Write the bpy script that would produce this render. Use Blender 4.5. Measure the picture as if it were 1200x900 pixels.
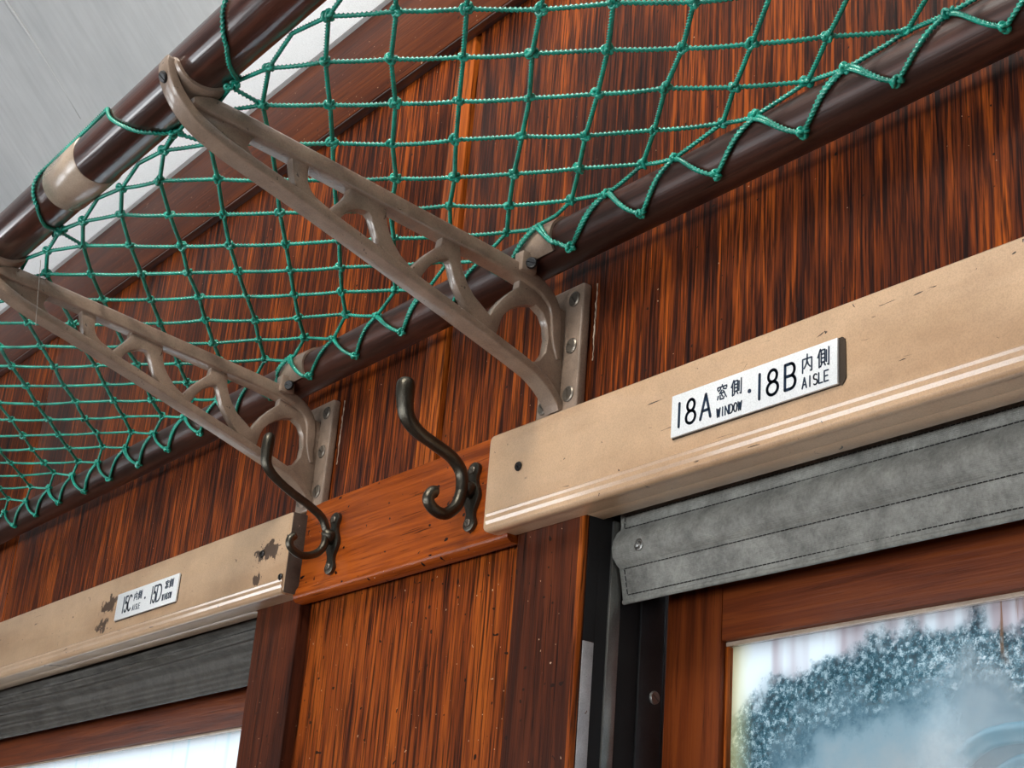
import bpy, bmesh, math, random
from mathutils import Vector, Matrix, noise

random.seed(7)
S = bpy.context.scene
for o in list(bpy.data.objects):
    bpy.data.objects.remove(o, do_unlink=True)
COL = S.collection
R = math.radians

# ------------------------------------------------------------------ camera
CAMPOS = Vector((0.93402, -0.724, 1.30))
F_PX = 1807.48
YAW, PITCH, ROLL = 0.949556, 0.376814, 0.082417
fw = Vector((-math.sin(YAW) * math.cos(PITCH), math.cos(YAW) * math.cos(PITCH), math.sin(PITCH)))
rt = Vector((math.cos(YAW), math.sin(YAW), 0))
up = rt.cross(fw)
rt2 = math.cos(ROLL) * rt + math.sin(ROLL) * up
up2 = -math.sin(ROLL) * rt + math.cos(ROLL) * up
cd = bpy.data.cameras.new('camera')
cd.sensor_width = 36.0
cd.lens = 36.0 * F_PX / 1200.0
cd.clip_start = 0.02
cam = bpy.data.objects.new('camera', cd)
COL.objects.link(cam)
cam.matrix_world = Matrix(((rt2.x, up2.x, -fw.x, CAMPOS.x), (rt2.y, up2.y, -fw.y, CAMPOS.y),
                           (rt2.z, up2.z, -fw.z, CAMPOS.z), (0, 0, 0, 1)))
S.camera = cam

def to_px(P):
    d = Vector(P) - CAMPOS
    w = d.dot(fw)
    if w <= 0.01:
        return (-9999, -9999)
    return (600 + F_PX * d.dot(rt2) / w, 450 - F_PX * d.dot(up2) / w)

# ------------------------------------------------------------------ world, light, exposure
W = bpy.data.worlds.new('world')
S.world = W
W.use_nodes = True
bg = W.node_tree.nodes['Background']
bg.inputs[0].default_value = (0.86, 0.93, 1.0, 1)
bg.inputs[1].default_value = 5.2
S.view_settings.view_transform = 'Standard'
S.view_settings.look = 'None'
S.view_settings.gamma = 1.0
S.view_settings.use_curve_mapping = False
S.view_settings.exposure = -0.54

def area(name, loc, rot, sx, sy, power, col=(1, 1, 1)):
    L = bpy.data.lights.new(name, 'AREA')
    L.shape = 'RECTANGLE'
    L.size, L.size_y, L.energy, L.color = sx, sy, power, col
    o = bpy.data.objects.new(name, L)
    COL.objects.link(o)
    o.location = loc
    o.rotation_euler = rot
    return o

# daylight entering under the half-drawn blinds of the opposite windows
for wx, pw in ((1.80, 18), (0.05, 27), (-1.70, 20), (-3.45, 16), (-5.20, 16)):
    area('daylight', (wx, -2.58, 0.98), (R(90), 0, 0), 1.10, 0.42, pw, (0.95, 0.98, 1.0))
# ceiling lamp in the middle of the carriage
lp = bpy.data.lights.new('lamp_bulb', 'POINT')
lp.shadow_soft_size = 0.14; lp.energy = 50; lp.color = (1.0, 0.95, 0.88)
lpo = bpy.data.objects.new('lamp_bulb', lp); COL.objects.link(lpo)
lpo.location = (0.15, -0.90, 2.58)

# ------------------------------------------------------------------ materials
MATS = {}
def new_mat(name):
    m = bpy.data.materials.new(name)
    m.use_nodes = True
    nt = m.node_tree
    return m, nt, nt.nodes['Principled BSDF'], nt.nodes['Material Output']

def N(nt, typ, **kw):
    n = nt.nodes.new(typ)
    for k, v in kw.items():
        setattr(n, k, v)
    return n

def coords(nt, scale, space='Object', loc=(0, 0, 0)):
    tc = N(nt, 'ShaderNodeTexCoord')
    mp = N(nt, 'ShaderNodeMapping')
    mp.inputs['Scale'].default_value = scale
    mp.inputs['Location'].default_value = loc
    nt.links.new(tc.outputs[space], mp.inputs['Vector'])
    return mp.outputs[0]

def noise_n(nt, vec, scale, detail=4, rough=0.6, dist=0.0):
    n = N(nt, 'ShaderNodeTexNoise')
    n.inputs['Scale'].default_value = scale
    n.inputs['Detail'].default_value = detail
    n.inputs['Roughness'].default_value = rough
    n.inputs['Distortion'].default_value = dist
    nt.links.new(vec, n.inputs['Vector'])
    return n.outputs['Fac']

def ramp(nt, fac, stops):
    r = N(nt, 'ShaderNodeValToRGB')
    el = r.color_ramp.elements
    while len(el) < len(stops):
        el.new(0.5)
    for e, (p, c) in zip(el, stops):
        e.position = p
        e.color = (c[0], c[1], c[2], 1) if hasattr(c, '__len__') else (c, c, c, 1)
    nt.links.new(fac, r.inputs[0])
    return r.outputs[0]

def mixc(nt, fac, a, b, mode='MIX'):
    m = N(nt, 'ShaderNodeMix', data_type='RGBA', blend_type=mode)
    for i, v in ((0, fac), (6, a), (7, b)):
        if isinstance(v, (int, float)):
            m.inputs[i].default_value = v
        elif isinstance(v, tuple):
            m.inputs[i].default_value = (*v, 1)
        else:
            nt.links.new(v, m.inputs[i])
    return m.outputs[2]

def math_n(nt, op, a, b=None):
    m = N(nt, 'ShaderNodeMath', operation=op)
    for i, v in ((0, a), (1, b)):
        if v is None:
            continue
        if isinstance(v, (int, float)):
            m.inputs[i].default_value = v
        else:
            nt.links.new(v, m.inputs[i])
    return m.outputs[0]

def bump(nt, bs, height, strength, dist=0.001):
    b = N(nt, 'ShaderNodeBump')
    b.inputs['Strength'].default_value = strength
    b.inputs['Distance'].default_value = dist
    nt.links.new(height, b.inputs['Height'])
    nt.links.new(b.outputs[0], bs.inputs['Normal'])

def wood(name, dark, mid, light, axis='Z', rough=0.42, grain=1.0, coat=0.05, pores=True, seed=0.0, streak=0.42, spec=0.16, coatr=0.22):
    """varnished timber: long streaks along an axis, broad figure, dark pores and a few pale nicks"""
    m, nt, bs, out = new_mat(name)
    st = {'Z': (120, 120, 5), 'X': (5, 120, 120)}[axis]
    fi = {'Z': (430, 430, 14), 'X': (14, 430, 430)}[axis]
    br = {'Z': (11, 11, 2.6), 'X': (2.6, 11, 11)}[axis]
    v1 = coords(nt, tuple(s * grain for s in st), loc=(seed, seed, seed))
    v2 = coords(nt, tuple(s * grain for s in fi), loc=(seed, seed, seed))
    v3 = coords(nt, br, loc=(seed * 1.7, seed, seed))
    n1 = noise_n(nt, v1, 1.0, 6, 0.65, 0.6)
    n2 = noise_n(nt, v2, 1.0, 3, 0.6, 0.3)
    n3 = noise_n(nt, v3, 1.0, 3, 0.5, 0.8)
    mixn = math_n(nt, 'ADD', math_n(nt, 'MULTIPLY', n1, 0.66), math_n(nt, 'MULTIPLY', n3, 0.34))
    c = ramp(nt, mixn, [(0.40, dark), (0.50, mid), (0.60, light)])
    fine = ramp(nt, n2, [(streak - 0.05, (0.06, 0.05, 0.05)), (streak + 0.08, (1, 1, 1))])
    c = mixc(nt, 0.85, c, fine, 'MULTIPLY')
    if pores:
        v4 = coords(nt, (1, 1, 1))
        sp = noise_n(nt, v4, 300, 1, 0.4)
        spk = ramp(nt, sp, [(0.79, 0.0), (0.805, 1.0)])
        c = mixc(nt, spk, c, (0.62, 0.42, 0.28))
        hole = noise_n(nt, v4, 170, 0, 0.4)
        hk = ramp(nt, hole, [(0.17, 1.0), (0.20, 0.0)])
        c = mixc(nt, hk, c, (0.02, 0.008, 0.005))
    nt.links.new(c, bs.inputs['Base Color'])
    bs.inputs['Roughness'].default_value = rough
    bs.inputs['Coat Weight'].default_value = coat
    bs.inputs['Coat Roughness'].default_value = coatr
    bs.inputs['Specular IOR Level'].default_value = spec
    bump(nt, bs, math_n(nt, 'ADD', n1, n2), 0.25, 0.0012)
    MATS[name] = m
    return m

def paint(name, col, rough=0.4, var=0.15, chips=0.0, chipcol=(0.03, 0.02, 0.014), metallic=0.0, coat=0.0, bstr=0.15, patches=(), scale=1.0, scratch=False, coatr=0.2):
    m, nt, bs, out = new_mat(name)
    v = coords(nt, (1, 1, 1))
    n = noise_n(nt, v, 22 * scale, 5, 0.65)
    lo = tuple(c * (1 - var) for c in col)
    hi = tuple(min(1, c * (1 + var)) for c in col)
    c = ramp(nt, n, [(0.3, lo), (0.7, hi)])
    g = noise_n(nt, v, 900, 2, 0.6)
    c = mixc(nt, 0.5, c, ramp(nt, g, [(0.25, 0.62), (0.6, 1.0)]), 'MULTIPLY')
    if chips:
        n2 = noise_n(nt, v, 85 * scale, 3, 0.55, 0.8)
        k = ramp(nt, n2, [(1 - chips, 0.0), (1 - chips + 0.012, 1.0)])
        c = mixc(nt, k, c, chipcol)
    if scratch:
        ns = noise_n(nt, coords(nt, (26, 26, 300)), 1.0, 2, 0.5, 0.8)
        gate = noise_n(nt, v, 17, 2, 0.5)
        k = math_n(nt, 'MULTIPLY', ramp(nt, ns, [(0.705, 0.0), (0.72, 1.0)]), ramp(nt, gate, [(0.52, 0.0), (0.56, 1.0)]))
        c = mixc(nt, k, c, chipcol)
        stain = noise_n(nt, coords(nt, (3, 3, 14)), 1.0, 4, 0.6)
        c = mixc(nt, 0.55, c, ramp(nt, stain, [(0.36, (0.66, 0.58, 0.50)), (0.54, (1, 1, 1))]), 'MULTIPLY')
    for (px, py, pz, sx, sz) in patches:      # worn places: position in object space, half sizes
        tc = N(nt, 'ShaderNodeTexCoord')
        mp = N(nt, 'ShaderNodeMapping')
        mp.inputs['Location'].default_value = (-px / sx, 0, -pz / sz)
        mp.inputs['Scale'].default_value = (1 / sx, 0, 1 / sz)
        nt.links.new(tc.outputs['Object'], mp.inputs['Vector'])
        ln = N(nt, 'ShaderNodeVectorMath', operation='LENGTH')
        nt.links.new(mp.outputs[0], ln.inputs[0])
        wob = noise_n(nt, v, 130, 3, 0.6)
        d = math_n(nt, 'ADD', ln.outputs['Value'], math_n(nt, 'MULTIPLY', math_n(nt, 'SUBTRACT', wob, 0.5), 3.2))
        k = ramp(nt, d, [(0.80, 1.0), (0.86, 0.0)])
        c = mixc(nt, k, c, chipcol)
    nt.links.new(c, bs.inputs['Base Color'])
    bs.inputs['Roughness'].default_value = rough
    bs.inputs['Metallic'].default_value = metallic
    bs.inputs['Coat Weight'].default_value = coat
    bs.inputs['Coat Roughness'].default_value = coatr
    bump(nt, bs, math_n(nt, 'ADD', n, math_n(nt, 'MULTIPLY', g, 0.4)), bstr, 0.002)
    MATS[name] = m
    return m

wood('wall_wood', (0.030, 0.007, 0.0035), (0.155, 0.030, 0.005), (0.40, 0.084, 0.008), streak=0.47)
wood('batten_wood', (0.24, 0.048, 0.007), (0.38, 0.086, 0.010), (0.48, 0.120, 0.015), seed=5.3, pores=False)
wood('plank_wood', (0.16, 0.030, 0.005), (0.28, 0.056, 0.007), (0.39, 0.084, 0.010), axis='X', seed=1.3, rough=0.26, streak=0.33)
wood('panel_wood', (0.080, 0.016, 0.004), (0.25, 0.050, 0.007), (0.42, 0.096, 0.011), grain=0.8, seed=8.2, streak=0.44)
wood('post_wood', (0.036, 0.010, 0.005), (0.070, 0.017, 0.007), (0.115, 0.027, 0.009), seed=2.2, streak=0.36)
wood('upper_wood', (0.055, 0.013, 0.005), (0.090, 0.021, 0.006), (0.13, 0.032, 0.008), axis='X', seed=4.4, streak=0.30)
wood('sash_wood', (0.080, 0.017, 0.005), (0.14, 0.029, 0.007), (0.20, 0.045, 0.009), axis='X', seed=6.1, pores=False, streak=0.3)
wood('stile_wood', (0.080, 0.017, 0.005), (0.14, 0.029, 0.007), (0.20, 0.045, 0.009), axis='Z', seed=6.7, pores=False, streak=0.3)
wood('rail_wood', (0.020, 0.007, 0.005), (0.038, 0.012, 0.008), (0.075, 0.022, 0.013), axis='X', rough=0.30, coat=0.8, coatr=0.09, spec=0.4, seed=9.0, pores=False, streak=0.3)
wood('dull_rail_wood', (0.020, 0.008, 0.006), (0.036, 0.013, 0.009), (0.070, 0.024, 0.015), axis='X', rough=0.40, coat=0.25, coatr=0.30, spec=0.3, seed=9.6, pores=False, streak=0.3)
paint('bracket_paint', (0.31, 0.225, 0.165), rough=0.38, var=0.25, chips=0.30, chipcol=(0.10, 0.07, 0.05), metallic=0.1, coat=0.7, coatr=0.13, bstr=0.35, scale=2.0)
paint('pelmet_paint', (0.64, 0.425, 0.26), rough=0.36, var=0.10, chips=0.285, coat=0.7, coatr=0.09, scratch=True)
paint('pelmet_worn_paint', (0.60, 0.405, 0.25), rough=0.36, var=0.10, chips=0.285, coat=0.7, coatr=0.09, scratch=True, chipcol=(0.09, 0.055, 0.035),
      patches=((-0.832, 0, 1.700, 0.026, 0.011), (-0.842, 0, 1.676, 0.018, 0.009), (-0.442, 0, 1.699, 0.024, 0.012), (-0.452, 0, 1.672, 0.010, 0.008)))
paint('bare_end', (0.075, 0.052, 0.038), rough=0.7, var=0.4, chips=0.30, chipcol=(0.25, 0.19, 0.14), bstr=0.6, scale=1.4)
paint('sleeve_paint', (0.46, 0.36, 0.27), rough=0.25, var=0.2, coat=0.8, bstr=0.2)
paint('screw_metal', (0.22, 0.19, 0.155), rough=0.38, var=0.3, metallic=0.75)
paint('dark_screw', (0.05, 0.05, 0.05), rough=0.35, var=0.3, metallic=0.8)
paint('hook_metal', (0.105, 0.095, 0.075), rough=0.30, var=0.4, metallic=0.9, bstr=0.3)
paint('enamel', (0.90, 0.92, 0.92), rough=0.28, var=0.03, chips=0.16, chipcol=(0.45, 0.46, 0.46), coat=0.3, bstr=0.05)
paint('lettering', (0.010, 0.028, 0.060), rough=0.35, var=0.1)
paint('old_adhesive', (0.045, 0.027, 0.014), rough=0.8, var=0.5, chips=0.3, chipcol=(0.03, 0.02, 0.015), bstr=0.6)
paint('track_metal', (0.33, 0.33, 0.31), rough=0.34, var=0.25, metallic=0.8, bstr=0.3)
paint('dark_metal', (0.05, 0.05, 0.052), rough=0.42, var=0.3, metallic=0.6)
paint('worn_glint', (0.62, 0.60, 0.60), rough=0.35, var=0.3, chips=0.32, chipcol=(0.16, 0.06, 0.02), metallic=0.3, bstr=0.5)  # wear plus a painted-in glint of window light
paint('black_groove', (0.010, 0.009, 0.009), rough=0.8, var=0.2)
paint('bead_white', (0.62, 0.63, 0.62), rough=0.4, var=0.1)
paint('lit_cove_white', (0.86, 0.88, 0.88), rough=0.4, var=0.04)  # paler than the ceiling to paint in brighter light by the wall
paint('outer_body', (0.33, 0.40, 0.43), rough=0.4, var=0.05)
paint('outer_teal', (0.004, 0.16, 0.23), rough=0.3, var=0.1)
paint('outer_glass', (0.30, 0.36, 0.40), rough=0.1, var=0.1)
paint('floor_boards', (0.13, 0.075, 0.045), rough=0.5, var=0.3)
paint('thread', (0.55, 0.52, 0.46), rough=0.6, var=0.1)
paint('lamp_shade_white', (0.85, 0.83, 0.78), rough=0.3, var=0.02)

# canvas of the blinds
def canvas(name, col):
    m, nt, bs, out = new_mat(name)
    v = coords(nt, (1, 1, 1))
    wv = N(nt, 'ShaderNodeTexWave'); wv.inputs['Scale'].default_value = 260; wv.inputs['Distortion'].default_value = 2.0
    wv.bands_direction = 'X'; nt.links.new(v, wv.inputs['Vector'])
    wz = N(nt, 'ShaderNodeTexWave'); wz.inputs['Scale'].default_value = 260; wz.inputs['Distortion'].default_value = 2.0
    wz.bands_direction = 'Z'; nt.links.new(v, wz.inputs['Vector'])
    n = noise_n(nt, v, 45, 5, 0.7)
    g = noise_n(nt, v, 420, 2, 0.7)
    c = ramp(nt, n, [(0.3, tuple(x * 0.55 for x in col)), (0.68, tuple(x * 1.25 for x in col))])
    c = mixc(nt, 0.6, c, ramp(nt, g, [(0.3, 0.6), (0.6, 1.0)]), 'MULTIPLY')
    nt.links.new(c, bs.inputs['Base Color'])
    bs.inputs['Roughness'].default_value = 0.62
    bump(nt, bs, math_n(nt, 'ADD', math_n(nt, 'MULTIPLY', wv.outputs['Fac'], wz.outputs['Fac']), n), 0.4, 0.0008)
    MATS[name] = m
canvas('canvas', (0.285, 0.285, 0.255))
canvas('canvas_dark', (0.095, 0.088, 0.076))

# brushed ceiling paint
m, nt, bs, out = new_mat('ceiling_paint')
v = coords(nt, (1, 1, 1)); vb = coords(nt, (90, 9, 9)); 
n1 = noise_n(nt, v, 5, 4, 0.6); n2 = noise_n(nt, vb, 1.0, 4, 0.6, 0.4)
c = ramp(nt, n1, [(0.3, (0.44, 0.46, 0.465)), (0.7, (0.54, 0.555, 0.555))])
c = mixc(nt, 0.35, c, ramp(nt, n2, [(0.35, 0.72), (0.6, 1.0)]), 'MULTIPLY')
nt.links.new(c, bs.inputs['Base Color']); bs.inputs['Roughness'].default_value = 0.42
bump(nt, bs, n2, 0.3, 0.003)
MATS['ceiling_paint'] = m

# synthetic rope
m, nt, bs, out = new_mat('rope_green')
n = noise_n(nt, coords(nt, (1, 1, 1)), 60, 3, 0.6)
c = ramp(nt, n, [(0.3, (0.006, 0.19, 0.135)), (0.7, (0.018, 0.42, 0.30))])
nt.links.new(c, bs.inputs['Base Color']); bs.inputs['Roughness'].default_value = 0.24
bs.inputs['Coat Weight'].default_value = 0.6
bs.inputs['Coat Roughness'].default_value = 0.12
MATS['rope_green'] = m

# window panes: clear glass under a film of frost, dried drops and grime lit by the daylight outside
def pane_mat(name, frosted):
    m, nt, bs, out = new_mat(name)
    nt.nodes.remove(bs)
    v = coords(nt, (1, 1, 1))
    tc = N(nt, 'ShaderNodeTexCoord')
    sep = N(nt, 'ShaderNodeSeparateXYZ'); nt.links.new(tc.outputs['Object'], sep.inputs[0])
    if frosted:
        warp = noise_n(nt, v, 16, 5, 0.65)
        warp2 = noise_n(nt, coords(nt, (1, 1, 1), loc=(3, 1, 7)), 38, 5, 0.7)
        mott = noise_n(nt, v, 210, 6, 0.85)
        # frost fringe: a broad band that arches over the lower part of the pane
        dx = math_n(nt, 'MULTIPLY', math_n(nt, 'SUBTRACT', sep.outputs['X'], 0.270), 0.47)
        dz = math_n(nt, 'SUBTRACT', sep.outputs['Z'], 1.447)
        rad = math_n(nt, 'SQRT', math_n(nt, 'ADD', math_n(nt, 'MULTIPLY', dx, dx), math_n(nt, 'MULTIPLY', dz, dz)))
        rad = math_n(nt, 'ADD', rad, math_n(nt, 'MULTIPLY', math_n(nt, 'SUBTRACT', warp, 0.5), 0.085))
        rad = math_n(nt, 'ADD', rad, math_n(nt, 'MULTIPLY', math_n(nt, 'SUBTRACT', warp2, 0.5), 0.05))
        band = ramp(nt, math_n(nt, 'MULTIPLY', rad, 10.0), [(0.52, 0.0), (0.68, 1.0), (0.86, 0.95), (0.98, 0.0)])
        crystals = ramp(nt, mott, [(0.43, (0.0003, 0.030, 0.044)), (0.515, (0.002, 0.17, 0.23)), (0.58, (0.95, 1.0, 1.0))])
        vert = noise_n(nt, coords(nt, (55, 1, 3)), 1.0, 2, 0.5)
        pale = ramp(nt, vert, [(0.40, (0.92, 0.96, 0.98)), (0.58, (0.66, 0.60, 0.62))])
        inner = ramp(nt, math_n(nt, 'MULTIPLY', rad, 10.0), [(0.20, (0.52, 0.56, 0.57)), (0.42, (0.42, 0.52, 0.56)), (0.56, (0.22, 0.33, 0.38)), (0.70, (0.85, 0.93, 0.96))])
        outside = ramp(nt, math_n(nt, 'MULTIPLY', rad, 10.0), [(0.70, 0.0), (0.86, 1.0)])
        c = mixc(nt, outside, inner, pale)
        c = mixc(nt, math_n(nt, 'MULTIPLY', band, 0.92), c, crystals)
        yl = ramp(nt, math_n(nt, 'MULTIPLY', math_n(nt, 'SUBTRACT', sep.outputs['X'], 0.105), 40), [(0.05, 1.0), (0.9, 0.0)])
        c = mixc(nt, math_n(nt, 'MULTIPLY', yl, 0.6), c, (0.93, 0.88, 0.55))
        drip = noise_n(nt, coords(nt, (150, 1, 9)), 1.0, 3, 0.6)
        rust = math_n(nt, 'MULTIPLY', ramp(nt, drip, [(0.55, 0.0), (0.62, 1.0)]),
                      math_n(nt, 'MULTIPLY', ramp(nt, sep.outputs['X'], [(0.335, 0.0), (0.345, 1.0)]), ramp(nt, math_n(nt, 'SUBTRACT', sep.outputs['Z'], 1.0), [(0.515, 0.0), (0.528, 1.0)])))
        c = mixc(nt, rust, c, (0.35, 0.17, 0.07))
        clear = math_n(nt, 'MULTIPLY', math_n(nt, 'SUBTRACT', 1.0, outside), ramp(nt, math_n(nt, 'ADD', sep.outputs['X'], math_n(nt, 'MULTIPLY', warp2, 0.06)), [(0.300, 0.08), (0.345, 1.0)]))
        fac = math_n(nt, 'SUBTRACT', 0.97, math_n(nt, 'MULTIPLY', clear, 0.72))
    else:
        vert = noise_n(nt, coords(nt, (40, 1, 2)), 1.0, 3, 0.5)
        c = ramp(nt, vert, [(0.30, (0.72, 0.88, 0.92)), (0.42, (0.93, 0.96, 0.97))])
        fac = 0.9
    tr = N(nt, 'ShaderNodeBsdfTranslucent')
    nt.links.new(c, tr.inputs['Color'])
    tp = N(nt, 'ShaderNodeBsdfTransparent')
    mx = N(nt, 'ShaderNodeMixShader')
    if isinstance(fac, float): mx.inputs[0].default_value = fac
    else: nt.links.new(fac, mx.inputs[0])
    nt.links.new(tp.outputs[0], mx.inputs[1]); nt.links.new(tr.outputs[0], mx.inputs[2])
    gl = N(nt, 'ShaderNodeBsdfGlossy'); gl.inputs['Roughness'].default_value = 0.12
    mx2 = N(nt, 'ShaderNodeMixShader'); mx2.inputs[0].default_value = 0.05
    nt.links.new(mx.outputs[0], mx2.inputs[1]); nt.links.new(gl.outputs[0], mx2.inputs[2])
    nt.links.new(mx2.outputs[0], out.inputs['Surface'])
    MATS[name] = m
pane_mat('pane_frosted', True)
pane_mat('pane_white', False)

# ------------------------------------------------------------------ geometry helpers
def obj(name, verts, faces, mat, parent=None, smooth=False, origin=None):
    me = bpy.data.meshes.new(name)
    if origin is not None:
        verts = [(v[0] - origin[0], v[1] - origin[1], v[2] - origin[2]) for v in verts]
    me.from_pydata([tuple(v) for v in verts], [], faces)
    me.update()
    if smooth:
        me.polygons.foreach_set('use_smooth', [True] * len(me.polygons))
    return mesh_obj(name, me, mat, parent, origin)

def mesh_obj(name, me, mat, parent=None, loc=None):
    if mat is not None and len(me.materials) == 0:
        me.materials.append(MATS[mat])
    o = bpy.data.objects.new(name, me)
    COL.objects.link(o)
    if loc is not None:
        o.location = loc
    if parent is not None:
        o.parent = parent
        o.matrix_parent_inverse = Matrix.Translation(-Vector(parent.location)) if parent.get('_rooted') else Matrix.Identity(4)
    return o

def bm_obj(name, bm, mat, parent=None, smooth_angle=40, loc=None):
    bmesh.ops.recalc_face_normals(bm, faces=bm.faces)
    me = bpy.data.meshes.new(name)
    bm.to_mesh(me); bm.free()
    if smooth_angle:
        me.polygons.foreach_set('use_smooth', [True] * len(me.polygons))
        me.set_sharp_from_angle(angle=R(smooth_angle))
    return mesh_obj(name, me, mat, parent, loc)

def empty(name, loc=(0, 0, 0)):
    o = bpy.data.objects.new(name, None)
    COL.objects.link(o)
    o.location = loc
    o.empty_display_size = 0.02
    return o

def tag(o, label=None, cat=None, group=None, kind=None):
    for k, v in (('label', label), ('category', cat), ('group', group), ('kind', kind)):
        if v is not None:
            o[k] = v
    return o

def box_bm(x0, x1, y0, y1, z0, z1, bev=0.0, seg=2, bm=None):
    b = bmesh.new()
    bmesh.ops.create_cube(b, size=1.0)
    for v in b.verts:
        v.co = Vector(((x0 + x1) / 2 + v.co.x * (x1 - x0), (y0 + y1) / 2 + v.co.y * (y1 - y0), (z0 + z1) / 2 + v.co.z * (z1 - z0)))
    if bev:
        bmesh.ops.bevel(b, geom=list(b.edges), offset=bev, segments=seg, profile=0.5, affect='EDGES')
    return b

def box(name, x0, x1, y0, y1, z0, z1, mat, parent=None, bev=0.0, seg=2):
    return bm_obj(name, box_bm(x0, x1, y0, y1, z0, z1, bev, seg), mat, parent)

def frames(pts, closed=False, ref=None):
    n = len(pts)
    T = []
    for i in range(n):
        if closed:
            a, b = pts[(i - 1) % n], pts[(i + 1) % n]
        else:
            a, b = pts[max(i - 1, 0)], pts[min(i + 1, n - 1)]
        t = (b - a)
        T.append(t.normalized() if t.length > 1e-9 else Vector((1, 0, 0)))
    r0 = Vector(ref) if ref else (Vector((0, 0, 1)) if abs(T[0].z) < 0.9 else Vector((1, 0, 0)))
    nrm = (r0 - T[0] * r0.dot(T[0])).normalized()
    out = []
    for i in range(n):
        nrm = (nrm - T[i] * nrm.dot(T[i]))
        nrm = nrm.normalized() if nrm.length > 1e-6 else T[i].orthogonal().normalized()
        out.append((T[i], nrm, T[i].cross(nrm)))
    return out

def sweep(pts, prof, ref=None, closed=False, caps=True, scales=None, base=0):
    """sweep a 2-D profile (list of (a,b)) along pts; a along the normal, b along the binormal"""
    pts = [Vector(p) for p in pts]
    fr = frames(pts, closed, ref)
    V, Fc = [], []
    k = len(prof)
    for i, p in enumerate(pts):
        s = scales[i] if scales else (1, 1)
        if not hasattr(s, '__len__'):
            s = (s, s)
        for a, b in prof:
            V.append(p + fr[i][1] * a * s[0] + fr[i][2] * b * s[1])
    n = len(pts)
    for i in range(n if closed else n - 1):
        j = (i + 1) % n
        for q in range(k):
            q2 = (q + 1) % k
            Fc.append((base + i * k + q, base + i * k + q2, base + j * k + q2, base + j * k + q))
    if caps and not closed:
        Fc.append(tuple(base + q for q in range(k))[::-1])
        Fc.append(tuple(base + (n - 1) * k + q for q in range(k)))
    return V, Fc

def circ(r, n=12, r2=None):
    r2 = r if r2 is None else r2
    return [(r * math.cos(2 * math.pi * i / n), r2 * math.sin(2 * math.pi * i / n)) for i in range(n)]

def rrect(a, b, c=0.001, seg=2):
    """rounded rectangle profile with half sizes a, b"""
    out = []
    for (sx, sy, st) in ((1, 1, 0), (-1, 1, 90), (-1, -1, 180), (1, -1, 270)):
        for i in range(seg + 1):
            t = R(st + 90 * i / seg)
            out.append((sx * (a - c) + c * math.cos(t), sy * (b - c) + c * math.sin(t)))
    return out

def catmull(pts, per=8):
    pts = [Vector(p) for p in pts]
    out = []
    n = len(pts)
    for i in range(n - 1):
        p0 = pts[max(i - 1, 0)]; p1 = pts[i]; p2 = pts[i + 1]; p3 = pts[min(i + 2, n - 1)]
        for k in range(per):
            t = k / per
            out.append(0.5 * ((2 * p1) + (p2 - p0) * t + (2 * p0 - 5 * p1 + 4 * p2 - p3) * t * t + (3 * p1 - p0 - 3 * p2 + p3) * t ** 3))
    out.append(pts[-1])
    return out

def tube(name, pts, r, mat, parent=None, n=10, scales=None, smooth=True, ref=None):
    V, Fc = sweep(pts, circ(r, n), ref=ref, scales=scales)
    o = obj(name, V, Fc, mat, parent, smooth=smooth)
    o.data.set_sharp_from_angle(angle=R(60))
    return o

def prism_x(name, prof, x0, x1, mat, parent=None, bev=0.0, seg=2, ang=40):
    """extrude a (Y,Z) outline along X"""
    b = bmesh.new()
    va = [b.verts.new((x0, y, z)) for y, z in prof]
    vb = [b.verts.new((x1, y, z)) for y, z in prof]
    n = len(prof)
    b.faces.new(va[::-1]); b.faces.new(vb)
    for i in range(n):
        b.faces.new((va[i], va[(i + 1) % n], vb[(i + 1) % n], vb[i]))
    bmesh.ops.recalc_face_normals(b, faces=b.faces)
    if bev:
        bmesh.ops.bevel(b, geom=list(b.edges), offset=bev, segments=seg, profile=0.5, affect='EDGES')
    return bm_obj(name, b, mat, parent, ang)

def screw_head(name, center, r, mat, parent, slot_ang=0.0, depth=0.0018, axis='Y', cross=False):
    """round screw head with a cut slot, facing -Y (or along a given direction)"""
    b = bmesh.new()
    n = 20
    rings = [(r, 0), (r, -depth * 0.5), (r * 0.82, -depth), (r * 0.70, -depth * 0.95)]
    R_ = []
    for rr, y in rings:
        R_.append([b.verts.new((rr * math.cos(2 * math.pi * i / n), y, rr * math.sin(2 * math.pi * i / n))) for i in range(n)])
    for a in range(len(R_) - 1):
        for i in range(n):
            b.faces.new((R_[a][i], R_[a][(i + 1) % n], R_[a + 1][(i + 1) % n], R_[a + 1][i]))
    # two half moons left and right of the slot, the slot floor sunk
    hw = r * 0.11
    top = R_[-1]
    rr, y = rings[-1]
    fl = [b.verts.new((rr * math.cos(2 * math.pi * i / n), y + depth * 0.75, rr * math.sin(2 * math.pi * i / n))) for i in range(n)]
    b.faces.new(fl)
    for s in (1, -1):
        pl = [b.verts.new((rr * math.cos(t), y, s * max(hw, rr * math.sin(t)))) for t in [math.pi * i / 10 for i in range(11)]]
        pf = [b.verts.new((v.co.x, y + depth * 0.7, v.co.z)) for v in pl]
        b.faces.new(pl)
        for i in range(len(pl)):
            j = (i + 1) % len(pl)
            b.faces.new((pl[i], pl[j], pf[j], pf[i]))
    rot = Matrix.Rotation(slot_ang, 4, 'Y')
    if axis != 'Y':
        d = Vector(axis).normalized()
        rot = d.rotation_difference(Vector((0, -1, 0))).inverted().to_matrix().to_4x4() @ rot
    for v in b.verts:
        v.co = rot @ v.co + Vector(center)
    return bm_obj(name, b, mat, parent, 30)

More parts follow.
